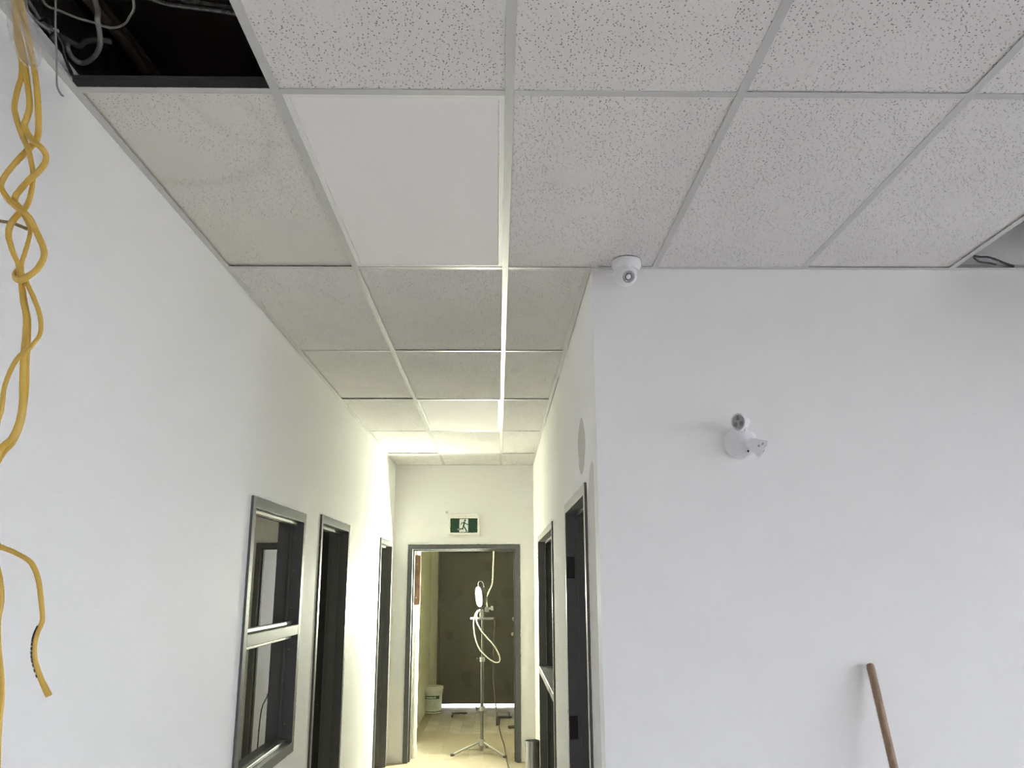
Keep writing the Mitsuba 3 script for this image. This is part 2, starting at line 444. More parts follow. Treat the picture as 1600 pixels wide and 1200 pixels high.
# rear door: a dark steel leaf that stops short of the floor
structure_thing("door_6", "dark scuffed steel rear door with daylight under it")
obj("leaf", rbox(RD[0] + 0.0015, RD[1] - 0.0015, 12.50, 12.545, 0.052, RD[2] - 0.0015, 0.003), "m_steel_door", "door_6")
for sgn, xe in ((-1, RD[0]), (1, RD[1])):
    obj("jamb", cat(bx(min(xe, xe + sgn * 0.028), max(xe, xe + sgn * 0.028), 12.48, 12.70, 0, RD[2]), bx(min(xe, xe - sgn * 0.016), max(xe, xe - sgn * 0.016), 12.5465, 12.60, 0, RD[2])), "m_steel_door", "door_6")
obj("head", cat(bx(RD[0] - 0.028, RD[1] + 0.028, 12.48, 12.70, RD[2], RD[2] + 0.028), bx(RD[0], RD[1], 12.5465, 12.60, RD[2] - 0.016, RD[2])), "m_steel_door", "door_6")
obj("knob", lathe([(0, 0), (0.03, 0), (0.03, 0.006), (0.012, 0.012), (0.012, 0.03), (0.024, 0.038), (0.030, 0.052), (0.026, 0.066), (0.012, 0.073), (0, 0.074)], (0.222, 12.4995, 1.012), (0, -1, 0)), "m_brass", "door_6", smooth=35, label="shiny round door knob")
obj("deadbolt", lathe([(0, 0), (0.03, 0), (0.03, 0.008), (0.024, 0.016), (0.014, 0.017), (0.014, 0.024), (0, 0.024)], (0.236, 12.4995, 1.23), (0, -1, 0)), "m_galv_dull", "door_6", smooth=35, label="round dull deadbolt")
# shop windows that let the daylight in
structure_thing("window_3", "wide window frame in the right outer wall")
for y in (-6.77, -4.1, -1.4, 1.32):
    obj("mullion", bx(XE + 0.03, XE + 0.1, y - 0.03, y + 0.03, 0.2, 2.85), "m_frame", "window_3")

structure_thing("added_window_4", "unseen window frame added at the end of the alcove to light it")  # added opening out of view, sized to brighten the alcove wall
for x in (-2.385, -1.9, -1.415):
    obj("mullion", bx(x - 0.015, x + 0.015, YR + 0.04, YR + 0.09, 0.9, 2.3), "m_frame", "added_window_4")
# rear room floor tiles
tile_m = {}
for i in range(3):
    tile_m[i] = mikit.ply(rbox(-0.0735, 0.0735, -0.298, 0.298, 0.0, 0.007, 0.0012), f"m_ftile{i}")
for c in range(12):
    x = 0.375 - 0.15 * c
    for r in range(6):
        y = 12.22 - 0.6 * r - (0.3 if c % 2 else 0.0) + 0.02
        if y + 0.3 > 12.54 or y - 0.3 < YE + TW + 0.02 or x < -0.93:
            continue
        obj("tile", {**tile_m[rng.randrange(3)]}, None, "floor", to_world=T().translate([x, y, -0.0056 + 0.0008 * rng.random()]))

# ------------------------------------------------------------------ suspended ceiling
labels["ceiling"] = {"label": "suspended ceiling of white mineral tiles in a grid of white tees", "kind": "structure"}
GX = [-0.580 + 0.6096 * k for k in range(0, 14) if -0.580 + 0.6096 * k < XE]
GY = [0.660 + 1.2192 * k for k in range(-6, 7)]          # ... 1.879, 3.098, 4.318 ... 7.975
ROW_WALL, COR_END = 2, YE

TEE_FLANGE = sbox(-0.012, 0, 0.012, 0.0016)
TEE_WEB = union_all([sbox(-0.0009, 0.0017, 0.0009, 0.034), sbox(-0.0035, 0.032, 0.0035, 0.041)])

def tee(x0, y0, x1, y1, p):
    L = math.hypot(x1 - x0, y1 - y0)
    e = extrude(p, L)
    if abs(x1 - x0) < 1e-6:
        m = remap(e, lambda v: np.c_[x0 + v[:, 0], y0 + v[:, 2], CZ + v[:, 1]])
    else:
        m = remap(e, lambda v: np.c_[x0 + v[:, 2], y0 + v[:, 0], CZ + 0.0004 + v[:, 1]])
    return m

def cells():
    ys = [YB] + [y for y in GY if y < YF - 0.1] + [YF]
    xs = [XL] + GX + [XE]
    for j in range(len(ys) - 1):
        for i in range(len(xs) - 1):
            yield i, j - len(ys) + 2, xs[i], xs[i + 1], ys[j], ys[j + 1]
    ys = [YF] + [y for y in GY if YF + 0.1 < y < COR_END] + [COR_END]
    xs = [XL] + GX[:2] + [XR]
    for j in range(len(ys) - 1):
        for i in range(len(xs) - 1):
            yield i, j + 1, xs[i], xs[i + 1], ys[j], ys[j + 1]

# main runners and cross tees
for k, x in enumerate(GX):
    end = (COR_END if k < 2 else YF) - 0.002
    a = obj("main_tee", tee(x, YB + 0.002, x, end, TEE_FLANGE), "m_tee", "ceiling")
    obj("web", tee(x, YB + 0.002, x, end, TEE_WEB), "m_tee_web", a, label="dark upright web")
for i, j, x0, x1, y0, y1 in cells():
    last = abs(y1 - COR_END) < 1e-6 or (abs(y1 - YF) < 1e-6 and i >= 3)
    if last:
        continue
    y = 3.098 if abs(y1 - YF) < 1e-6 else y1
    xa = x0 + (0.0125 if x0 > XL else 0.003)
    xb = x1 - (0.0125 if x1 not in (XE, XR) else 0.003)
    if y == 3.098 and i == 2:
        xb = XR - 0.003
    a = obj("cross_tee", tee(xa, y, xb, y, TEE_FLANGE), "m_tee", "ceiling")
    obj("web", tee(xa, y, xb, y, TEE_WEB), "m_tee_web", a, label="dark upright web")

# wall angles, in lengths; beyond the first room they stand a few millimetres off the wavy wall
def angle(axis, at, s, a, b, gap):
    p = union_all([sbox(gap, 0, gap + 0.022, 0.0016), sbox(gap, 0, gap + 0.0016, 0.022)])
    e = extrude(p, b - a)
    if axis == "y":
        return remap(e, lambda v: np.c_[at + s * v[:, 0], a + v[:, 2], CZ + 0.0006 + v[:, 1]])
    return remap(e, lambda v: np.c_[a + v[:, 2], at - v[:, 0], CZ + 0.0006 + v[:, 1]])

for a, b, g in ((YB + 0.003, 0.5, 0.0006), (0.503, 3.2, 0.0006), (3.203, 4.1, 0.005), (4.103, 6.2, 0.003), (6.203, COR_END - 0.003, 0.0008)):
    obj("wall_angle", angle("y", XL, 1, a, b, g), "m_tee", "ceiling")
for a, b, g in ((YF + 0.003, 4.2, 0.003), (4.203, 4.9, 0.001), (4.903, 6.3, 0.006), (6.303, COR_END - 0.003, 0.0008)):
    obj("wall_angle", angle("y", XR, -1, a, b, g), "m_tee", "ceiling")
for a, b, g in ((XR + 0.026, 1.86, 0.0012), (1.863, 2.6, 0.005), (2.603, XE - 0.003, 0.0006)):
    obj("wall_angle", angle("x", YF, 1, a, b, g), "m_tee", "ceiling")
obj("wall_angle", angle("x", COR_END, 1, XL + 0.026, XR - 0.026, 0.0006), "m_tee", "ceiling")

shared = {}
for i, j, x0, x1, y0, y1 in cells():
    if (i, j) in ((0, -1), (5, 0)):                      # two tiles are out
        continue
    xm, ym = (x0 + x1) / 2, (y0 + y1) / 2
    lift = 0.0024 + rng.choice([0.0, 0.0008, 0.002, 0.004])
    if (i, j) in ((0, 0), (0, 2), (0, 4)):
        lift = 0.0085                                    # these tiles ride up off the grid
    if (i, j) in ((1, 0), (1, 3)):                       # flat light panels, built below
        continue
    g = 0.004
    size = (round(x1 - x0 - 2 * g, 4), round(y1 - y0 - 2 * g, 4))
    m = "m_tile_stained" if (i, j) == (0, 0) else "m_tile"
    if (size, m) not in shared:
        shared[(size, m)] = mikit.ply(rbox(-size[0] / 2, size[0] / 2, -size[1] / 2, size[1] / 2, 0, 0.016, 0.0012), m)
    lab = "stained tile beside the open cell" if (i, j) == (0, 0) else None
    obj("tile", shared[(size, m)], None, "ceiling", label=lab, to_world=T().translate([xm, ym, CZ + lift]).rotate([1, 0, 0], (rng.random() - 0.5) * 0.10))

for (i, j, x0, x1, y0, y1) in [c for c in cells() if (c[0], c[1]) in ((1, 0), (1, 3))]:
    lab = ("flat unlit white light panel in the ceiling beside the stained tile" if j == 0 else "flat unlit white light panel in the corridor ceiling, farther one")
    t = thing("light_panel", lab, "light", group="flat light panels in the ceiling grid")
    a = (x0 + 0.006, x1 - 0.006, y0 + 0.008, y1 - 0.008)
    outer = bx(a[0], a[1], a[2], a[3], CZ + 0.0024, CZ + 0.024)
    inner = bx(a[0] + 0.022, a[1] - 0.022, a[2] + 0.022, a[3] - 0.022, CZ - 0.1, CZ + 0.1)
    obj("panel_frame", minus(outer, inner), "m_panel_frame", t)
    obj("diffuser", rbox(a[0] + 0.0225, a[1] - 0.0225, a[2] + 0.0225, a[3] - 0.0225, CZ + 0.0036, CZ + 0.010, 0.001), "m_diffuser", t)
    obj("back_pan", bx(a[0] + 0.0225, a[1] - 0.0225, a[2] + 0.0225, a[3] - 0.0225, CZ + 0.0104, CZ + 0.02), "m_galv_dull", t)

# paths of the hanging cables, in metres
P_CABLE_A = [(-0.897, 1.25, 2.95),(-0.879, 1.25, 2.839),(-0.859, 1.25, 2.745),(-0.844, 1.25, 2.68),(-0.832, 1.25, 2.642),(-0.826, 1.25, 2.607),(-0.829, 1.25, 2.579),(-0.83, 1.25, 2.548),(-0.823, 1.25, 2.523),(-0.81, 1.25, 2.493),(-0.796, 1.25, 2.467),(-0.788, 1.25, 2.445),(-0.781, 1.25, 2.421),(-0.779, 1.25, 2.395),(-0.781, 1.25, 2.369),(-0.794, 1.262, 2.361),(-0.801, 1.262, 2.353),(-0.802, 1.25, 2.334),(-0.806, 1.25, 2.32),(-0.805, 1.25, 2.305),(-0.8, 1.25, 2.292),(-0.792, 1.25, 2.274),(-0.783, 1.25, 2.258),(-0.778, 1.25, 2.24),(-0.773, 1.25, 2.222),(-0.766, 1.25, 2.192),(-0.758, 1.25, 2.167),(-0.754, 1.25, 2.135),(-0.752, 1.25, 2.098),(-0.747, 1.25, 2.056),(-0.743, 1.25, 2.025),(-0.744, 1.25, 1.995),(-0.752, 1.25, 1.969),(-0.767, 1.25, 1.95),(-0.776, 1.25, 1.895),(-0.76, 1.25, 1.809),(-0.742, 1.25, 1.762),(-0.734, 1.25, 1.727),(-0.734, 1.25, 1.698),(-0.728, 1.25, 1.662),(-0.717, 1.25, 1.618),(-0.713, 1.25, 1.592),(-0.711, 1.25, 1.549),(-0.702, 1.25, 1.458)]
P_CABLE_Q = [(-0.89, 1.25, 2.95),(-0.872, 1.25, 2.839),(-0.856, 1.25, 2.759),(-0.842, 1.25, 2.693),(-0.829, 1.25, 2.648),(-0.821, 1.25, 2.619),(-0.814, 1.25, 2.592),(-0.804, 1.25, 2.548),(-0.806, 1.25, 2.523),(-0.808, 1.25, 2.511),(-0.799, 1.25, 2.493),(-0.779, 1.238, 2.472),(-0.765, 1.238, 2.46),(-0.764, 1.25, 2.454),(-0.764, 1.25, 2.439),(-0.765, 1.238, 2.417),(-0.779, 1.238, 2.401),(-0.799, 1.25, 2.388),(-0.804, 1.25, 2.378),(-0.809, 1.26, 2.372),(-0.8, 1.266, 2.36),(-0.79, 1.264, 2.345),(-0.779, 1.262, 2.325),(-0.778, 1.26, 2.301),(-0.781, 1.26, 2.279),(-0.782, 1.258, 2.262),(-0.78, 1.26, 2.242),(-0.775, 1.26, 2.22),(-0.767, 1.26, 2.189),(-0.76, 1.26, 2.165),(-0.756, 1.26, 2.133),(-0.753, 1.26, 2.095),(-0.747, 1.258, 2.058),(-0.744, 1.256, 2.025),(-0.746, 1.258, 1.994),(-0.754, 1.258, 1.966),(-0.769, 1.258, 1.944),(-0.785, 1.258, 1.896),(-0.775, 1.25, 1.809),(-0.759, 1.25, 1.671),(-0.729, 1.25, 1.458)]
P_CABLE_R = [(-0.883, 1.25, 2.95),(-0.865, 1.25, 2.839),(-0.845, 1.25, 2.746),(-0.829, 1.25, 2.693),(-0.817, 1.25, 2.655),(-0.808, 1.25, 2.626),(-0.799, 1.25, 2.592),(-0.791, 1.25, 2.554),(-0.784, 1.25, 2.511),(-0.789, 1.26, 2.497),(-0.794, 1.264, 2.487),(-0.802, 1.266, 2.478),(-0.808, 1.264, 2.467),(-0.812, 1.25, 2.441),(-0.825, 1.25, 2.419),(-0.831, 1.25, 2.401),(-0.828, 1.25, 2.39),(-0.811, 1.246, 2.369),(-0.791, 1.24, 2.352),(-0.779, 1.238, 2.344),(-0.77, 1.242, 2.334),(-0.764, 1.25, 2.32),(-0.755, 1.25, 2.304),(-0.749, 1.25, 2.293),(-0.743, 1.25, 2.277),(-0.745, 1.25, 2.261),(-0.747, 1.24, 2.242),(-0.754, 1.236, 2.232),(-0.766, 1.236, 2.224),(-0.781, 1.246, 2.23),(-0.79, 1.256, 2.242),(-0.79, 1.264, 2.252),(-0.778, 1.262, 2.242),(-0.763, 1.25, 2.223),(-0.75, 1.25, 2.2),(-0.737, 1.25, 2.173),(-0.731, 1.25, 2.146),(-0.73, 1.242, 2.127),(-0.739, 1.238, 2.11),(-0.754, 1.242, 2.099),(-0.768, 1.25, 2.082),(-0.775, 1.25, 2.051),(-0.774, 1.25, 2.015),(-0.777, 1.25, 1.99),(-0.777, 1.25, 1.915),(-0.764, 1.25, 1.838),(-0.75, 1.25, 1.809),(-0.74, 1.25, 1.803),(-0.726, 1.25, 1.798),(-0.704, 1.25, 1.787),(-0.693, 1.25, 1.777),(-0.683, 1.25, 1.758),(-0.675, 1.25, 1.73),(-0.669, 1.25, 1.703),(-0.67, 1.25, 1.692),(-0.673, 1.25, 1.683),(-0.675, 1.25, 1.671),(-0.674, 1.25, 1.653),(-0.669, 1.25, 1.636),(-0.658, 1.25, 1.614),(-0.645, 1.25, 1.594)]
P_CABLE_E = [(-0.874, 1.26, 2.356),(-0.841, 1.26, 2.342),(-0.83, 1.26, 2.338),(-0.809, 1.262, 2.335),(-0.788, 1.27, 2.328)]
P_BX1 = [(-1.031, 1.776, 3.3),(-0.96, 1.896, 3.3),(-0.913, 1.93, 3.3),(-0.848, 1.945, 3.3),(-0.782, 1.957, 3.3),(-0.716, 1.974, 3.3),(-0.634, 2.0, 3.3)]
P_BX2 = [(-0.968, 1.809, 3.33),(-0.894, 1.942, 3.33),(-0.839, 1.961, 3.33),(-0.781, 1.974, 3.33),(-0.715, 1.994, 3.33),(-0.64, 2.017, 3.33)]
P_WC = [(-1.185, 1.775, 3.24),(-1.182, 1.835, 3.22),(-1.153, 1.864, 3.22),(-1.126, 1.888, 3.22),(-1.088, 1.908, 3.22),(-1.066, 1.924, 3.22),(-1.042, 1.926, 3.22),(-1.009, 1.91, 3.22),(-0.981, 1.879, 3.22),(-0.957, 1.847, 3.22),(-0.941, 1.799, 3.22),(-0.926, 1.726, 3.22)]
P_BR1 = [(-1.192, 1.94, 3.4),(-1.194, 2.016, 3.4),(-1.184, 2.11, 3.4),(-1.173, 2.213, 3.4),(-1.168, 2.341, 3.4),(-1.162, 2.482, 3.4)]
P_BR2 = [(-1.198, 2.05, 3.45),(-1.196, 2.145, 3.45),(-1.187, 2.233, 3.45),(-1.178, 2.327, 3.45),(-1.174, 2.446, 3.45)]
P_LOOP = [(-1.169, 1.912, 3.17),(-1.134, 1.878, 3.12),(-1.141, 1.918, 3.12),(-1.131, 1.94, 3.12),(-1.106, 1.934, 3.12),(-1.071, 1.904, 3.12),(-1.038, 1.858, 3.12),(-1.014, 1.8, 3.12),(-1.001, 1.764, 3.12),(-1.012, 1.769, 3.17)]
P_BLK = [(-1.111, 1.726, 3.08),(-1.054, 1.672, 3.03),(-1.055, 1.69, 3.03),(-1.058, 1.714, 3.03),(-1.064, 1.742, 3.03),(-1.078, 1.78, 3.03),(-1.09, 1.818, 3.03),(-1.097, 1.85, 3.03),(-1.103, 1.866, 3.03),(-1.102, 1.85, 3.03),(-1.093, 1.818, 3.03),(-1.084, 1.787, 3.03)]
P_STUB = [(-1.21, 2.041, 3.25),(-1.171, 2.024, 3.25),(-1.124, 2.021, 3.25),(-1.101, 2.029, 3.25)]
P_GRY1 = [(-1.104, 1.566, 3.08),(-1.123, 1.648, 3.08),(-1.125, 1.692, 3.08),(-1.122, 1.724, 3.08),(-1.11, 1.749, 3.08),(-1.09, 1.756, 3.08)]
P_GRY2 = [(-1.127, 1.615, 3.14),(-1.151, 1.711, 3.14),(-1.156, 1.754, 3.14),(-1.163, 1.806, 3.14),(-1.165, 1.854, 3.14),(-1.186, 1.919, 3.14)]
P_HW = [(-1.026, 1.62, 3.11),(-1.012, 1.62, 2.99),(-1.001, 1.62, 2.923),(-0.994, 1.62, 2.874),(-0.989, 1.62, 2.838),(-0.983, 1.62, 2.823),(-0.976, 1.62, 2.812),(-0.971, 1.62, 2.809)]

# ------------------------------------------------------------------ cables at the open ceiling cell
def twisted(seed, rate):
    r = np.random.default_rng(seed)
    k = r.uniform(0.6, 1.4, 3) * rate
    ph = r.uniform(0, 6.28, 3)
    return lambda s: 0.55 * math.sin(k[0] * s + ph[0]) + 0.45 * math.sin(k[1] * 2.1 * s + ph[1])

up_end = lambda P, dx: [(P[0][0] - 0.03 + dx, P[0][1] + 0.02, 3.30), (P[0][0] - 0.012 + dx * 0.5, P[0][1] + 0.005, 3.08)] + list(P)
g_y = "yellow cables hanging at the left wall"
for nm, P, lab, dx, sd in (("CABLE_A", P_CABLE_A, "yellow flat cable hanging straightest along the left edge, running to the frame's bottom", 0.0, 3),
                       ("CABLE_Q", P_CABLE_Q, "yellow flat cable of the hanging bunch that crosses behind the others", -0.01, 5),
                       ("CABLE_R", P_CABLE_R, "yellow flat cable that makes the loop and knot and ends loose with black print", 0.012, 8)):
    k = thing("yellow_cable", lab, "cable")
    obj("sheath", tube(up_end(P, dx), 0.0053, 0.0036, sides=10, n=7, twist=twisted(sd, 9), start=(1, 0.1, 0)), "m_yellow", k, smooth=50)
    if nm == "CABLE_R":
        tail = catmull(P, 12)
        tail = tail[-80:-4]
        marks = []
        for q in range(0, 56, 4):
            a, b = tail[q + 10], tail[q + 12]
            d = (b - a) / np.linalg.norm(b - a)
            n = np.cross(d, [0, 1, 0]); n /= np.linalg.norm(n)
            c = (a + b) / 2 + np.array([-0.0026, -0.0040, 0])
            marks.append(cyl(c - d * 0.0026, c + d * 0.0020, 0.0013, 6))
        obj("print", cat(*marks), "m_dark", k, label="row of black printed marks", kind="stuff")
k = thing("yellow_cable", "short stub of cable poking sideways left out of the hanging bunch", "cable")
obj("sheath", tube(P_CABLE_E, 0.0028, 0.0022, n=6, start=(0, 0, 1)), "m_dullyellow", k, smooth=50)

# a strip of clear film over the cables' upper part
def film():
    rows = [(2.90, -0.895, -0.872), (2.80, -0.872, -0.838), (2.72, -0.853, -0.815), (2.68, -0.842, -0.798), (2.655, -0.833, -0.787), (2.62, -0.818, -0.776), (2.602, -0.80, -0.776)]
    V = []
    for z, a, b in rows:
        for t in np.linspace(0, 1, 9):
            x = a + (b - a) * t
            V.append((x, 1.222 + 0.006 * math.sin(9 * t + z * 30), z))
    Fc = []
    for r in range(len(rows) - 1):
        for c in range(8):
            q = r * 9 + c
            Fc += [[q, q + 1, q + 10], [q, q + 10, q + 9]]
    return trimesh.Trimesh(V, Fc, process=False)

scene["plastic_film"] = mikit.ply(film(), "m_film", smooth=True)
labels["plastic_film"] = {"label": "cloudy clear plastic film draped over the tops of the yellow cables", "category": "plastic film"}

def wire(name, P, r, m, label, cat_, group=None, n=6, sides=8, parent=None):
    if parent:
        return obj(name, tube(P, r, sides=sides, n=n), m, parent, smooth=50, label=label)
    k = numbered(name)
    scene[k] = mikit.ply(tube(P, r, sides=sides, n=n), m, smooth=50)
    labels[k] = {"label": label, "category": cat_}
    if group:
        labels[k]["group"] = group
    return k

def armoured(P, r, m):
    """a conduit of interlocking rings"""
    C = catmull(P, 40)
    L = np.r_[0, np.cumsum(np.linalg.norm(np.diff(C, axis=0), axis=1))]
    s = np.arange(0, L[-1], 0.0022)
    C = np.stack([np.interp(s, L, C[:, k]) for k in range(3)], 1)
    t = np.gradient(C, axis=0); t /= np.linalg.norm(t, axis=1, keepdims=True)
    u = np.cross(t, [0, 0, 1]); u /= np.linalg.norm(u, axis=1, keepdims=True)
    v = np.cross(t, u)
    a = np.linspace(0, 2 * np.pi, 10, endpoint=False)
    rr = r * np.where(np.arange(len(s)) % 4 < 2, 1.0, 0.86)
    V = (C[:, None] + rr[:, None, None] * (np.cos(a)[None, :, None] * u[:, None] + np.sin(a)[None, :, None] * v[:, None])).reshape(-1, 3)
    n, k = len(s), 10
    i, j = np.meshgrid(np.arange(n - 1), np.arange(k), indexing="ij")
    q = i * k + j; q2 = i * k + (j + 1) % k
    Fc = np.vstack([np.stack([q, q2, q2 + k], -1).reshape(-1, 3), np.stack([q, q2 + k, q + k], -1).reshape(-1, 3)])
    return fixed(trimesh.Trimesh(V, Fc, process=False))

for P, lab in ((P_BX1 + [(-0.2, 2.05, 3.31), (0.6, 2.1, 3.33)], "ribbed metal conduit above the open ceiling cell, lower of two"),
               (P_BX2 + [(-0.2, 2.08, 3.34), (0.6, 2.12, 3.36)], "ribbed metal conduit above the open ceiling cell, upper of two")):
    k = numbered("flexible_conduit")
    scene[k] = mikit.ply(armoured([(-1.3, 1.55 + 6 * (P[0][2] - 3.3), P[0][2] + 0.03), (-1.12, 1.65 + 3 * (P[0][2] - 3.3), P[0][2] + 0.01)] + P, 0.0065, "m_galv_dull"), "m_galv_dull")
    labels[k] = {"label": lab, "category": "conduit"}
wire("white_cable", [(-1.6, 1.7, 3.3), (-1.35, 1.75, 3.26)] + P_WC + [(-0.9, 1.5, 3.35), (-0.7, 1.2, 3.5)], 0.0035, "m_whitecord", "thin pale cable sagging in a curve inside the open ceiling cell", "cable")
wire("pipe", [(-1.21, 1.75, 3.40)] + P_BR1 + [(-1.15, 3.1, 3.41), (-1.14, 4.5, 3.41)], 0.016, "m_pipebrown", "brownish pipe running back through the open ceiling cell, lower one", "pipe")
wire("pipe", [(-1.205, 1.75, 3.45)] + P_BR2 + [(-1.12, 3.4, 3.46), (-1.1, 4.5, 3.46)], 0.013, "m_pipebrown", "brownish pipe running back through the open ceiling cell, upper one", "pipe")
wire("black_cable", [(-1.3, 1.9, 3.25)] + P_LOOP + [(-1.05, 1.7, 3.3)], 0.007, "m_greysheath", "grey cable bent into a wide loop inside the open ceiling cell", "cable")
wire("black_cable", [(-1.25, 1.80, 3.12), (-1.16, 1.76, 3.10)] + [(-1.108, 1.735, 3.098)] + [(x + 0.0, y, z) for x, y, z in P_BLK[1:]], 0.0026, "m_blackcord", "black wire folded into a narrow loop at the edge of the wall", "cable")
wire("grey_cable", [(-1.3, 1.95, 3.28)] + P_STUB, 0.008, "m_greysheath", "short thick grey cable end inside the open ceiling cell", "cable")
wire("grey_cable", P_GRY1 + [(-1.13, 1.80, 3.10), (-1.3, 2.0, 3.2)], 0.0045, "m_greysheath", "light grey cable lying along the top of the left wall", "cable")
wire("grey_cable", P_GRY2 + [(-1.3, 2.1, 3.2)], 0.005, "m_greysheath", "light grey cable a little above the top of the left wall", "cable")
wire("hanging_string", [(-1.05, 1.64, 3.28)] + P_HW, 0.0022, "m_greysheath", "thin grey string hanging with a frayed hooked end below the open ceiling cell", "string")
k = thing("junction_box", "small dark metal box among the wires above the left wall", "electrical box")
obj("box", rbox(-1.24, -1.16, 1.66, 1.75, 3.16, 3.24, 0.004), "m_blacksteel", k)
obj("connector", lathe([(0, 0), (0.013, 0), (0.013, 0.012), (0.009, 0.016), (0.009, 0.026), (0, 0.026)], (-1.20, 1.6595, 3.19), (0, -1, 0)), "m_galv", k, smooth=30)
k = thing("duct", "dark metal duct deep inside the open ceiling cell", "duct")
obj("body", rbox(-1.62, -1.30, 2.0, 6.5, 3.20, 3.50, 0.01), "m_galv_dull", k)
wire("black_cable", [(1.90, 3.2 - 0.20, 3.02), (1.955, 3.03, 3.026), (1.985, 3.035, 3.028), (2.03, 3.055, 3.026), (2.085, 3.075, 3.016), (2.12, 3.083, 3.007)], 0.0045, "m_blackcord", "black cable sticking out over the wall in the right-hand open ceiling cell", "cable")
wire("black_cable", [(1.92, 3.02, 3.018), (1.96, 3.05, 3.013), (2.00, 3.06, 3.013), (2.04, 3.075, 3.012)], 0.0036, "m_blackcord", "short dark wire end beside it in the right-hand open ceiling cell", "cable")

# ------------------------------------------------------------------ dome camera
t = thing("security_camera", "white dome security camera under the ceiling by the wall corner", "camera")
cx, cy = 0.512, 3.018
obj("base", lathe([(0, 0), (0.058, 0), (0.059, -0.004), (0.059, -0.018), (0.056, -0.026), (0.049, -0.034), (0.045, -0.038), (0, -0.038)][::-1], (cx, cy, CZ - 0.0003)), "m_white", t, smooth=40)
fd = np.array([0.16, -0.86, -0.50]); fd /= np.linalg.norm(fd)
bc = np.array([cx - 0.006, cy, CZ - 0.058])
ball = trimesh.creation.icosphere(subdivisions=4, radius=0.047); ball.apply_translation(bc)
ball = trimesh.intersections.slice_mesh_plane(ball, -fd, bc + fd * 0.0375, cap=True)
obj("ball", ball, "m_white", t, smooth=30)
fc = bc + fd * 0.0376
obj("face_ring", lathe([(0.0265, 0), (0.0285, 0), (0.0285, 0.003), (0.0265, 0.005), (0.0245, 0.004), (0.0245, 0)], fc, fd, 40), "m_white", t, smooth=30)
obj("infrared_ring", lathe([(0, 0.0002), (0.0243, 0.0002), (0.0243, 0.0022), (0, 0.0022)], fc, fd, 40), "m_lens_grey", t, label="grey ring of infrared emitters")
ea = np.cross(fd, [0, 0, 1]); ea /= np.linalg.norm(ea); eb = np.cross(fd, ea)
obj("lens_rim", lathe([(0.0112, 0.0022), (0.0135, 0.0022), (0.0130, 0.005), (0.0112, 0.005)], fc, fd, 32), "m_dark", t, smooth=30)
obj("lens", lathe([(0, 0.0022), (0.011, 0.0022), (0.0105, 0.004), (0.007, 0.0062), (0.0, 0.0072)], fc, fd, 32), "m_lens_reflection", t, smooth=40, label="lens with a white reflection put into its pale colour")
obj("sensor", lathe([(0, 0.0022), (0.0028, 0.0022), (0.0022, 0.004), (0, 0.0045)], fc + eb * 0.017 - ea * 0.006 * -1, fd, 16), "m_white", t, smooth=40)
leds = []
for q in range(18):
    a = 2 * math.pi * q / 18
    leds.append(lathe([(0, 0.0022), (0.0019, 0.0022), (0.0012, 0.0032), (0, 0.0035)], fc + 0.0192 * (math.cos(a) * ea + math.sin(a) * eb), fd, 8))
for q, l in enumerate(leds):
    obj("emitter", l, "m_reflector", t, smooth=40)

# ------------------------------------------------------------------ emergency light
t = thing("emergency_light", "white wall-mounted emergency light with two small lamp heads", "light")
ex, ez = 0.944, 2.274
dome = [(0.0, 0.058), (0.02, 0.0565), (0.036, 0.051), (0.049, 0.042), (0.058, 0.029), (0.063, 0.014), (0.064, 0.0), (0.0, 0.0)]
obj("housing", lathe(dome[::-1], (ex, YF - 0.0005, ez), (0, -1, 0), 48), "m_white", t, smooth=40)
obj("test_button", lathe([(0, 0), (0.004, 0), (0.004, 0.004), (0, 0.004)], (ex + 0.012, YF - 0.049, ez - 0.0365), (0.15, -0.75, -0.6), 12), "m_dark", t, label="black test button")

def head(center, n, rad, depth, up_hint, neck_to):
    n = np.asarray(n, float); n /= np.linalg.norm(n)
    c = np.asarray(center, float)
    h = None
    prof = [(0.0, -depth), (rad * 0.50, -depth), (rad * 0.60, -depth + 0.006), (rad * 0.94, -0.012), (rad, -0.008), (rad, 0.0), (rad * 0.90, 0.0), (rad * 0.88, -0.004), (0.0, -0.004)]
    a = obj("lamp_head", lathe(prof, c, n, 40), "m_white", t, smooth=30)
    obj("reflector", lathe([(0, -0.0038), (rad * 0.80, -0.0038), (rad * 0.80, -0.0015), (0, -0.0012)], c, n, 40), "m_reflector", a, smooth=25, label="grey lens plate")
    e1 = np.cross(n, [0, 0, 1]); e1 /= np.linalg.norm(e1); e2 = np.cross(n, e1)
    for q in range(3):
        an = 0.5 + 2.094 * q
        obj("bulb", lathe([(0, -0.0012), (rad * 0.27, -0.0012), (rad * 0.2, 0.002), (0, 0.003)], c + rad * 0.45 * (math.cos(an) * e1 + math.sin(an) * e2), n, 16), "m_led", a, smooth=40)
    p0 = c - n * (depth - 0.006)
    obj("neck", cyl(p0, neck_to, 0.0105, 16), "m_white", t, smooth=40)

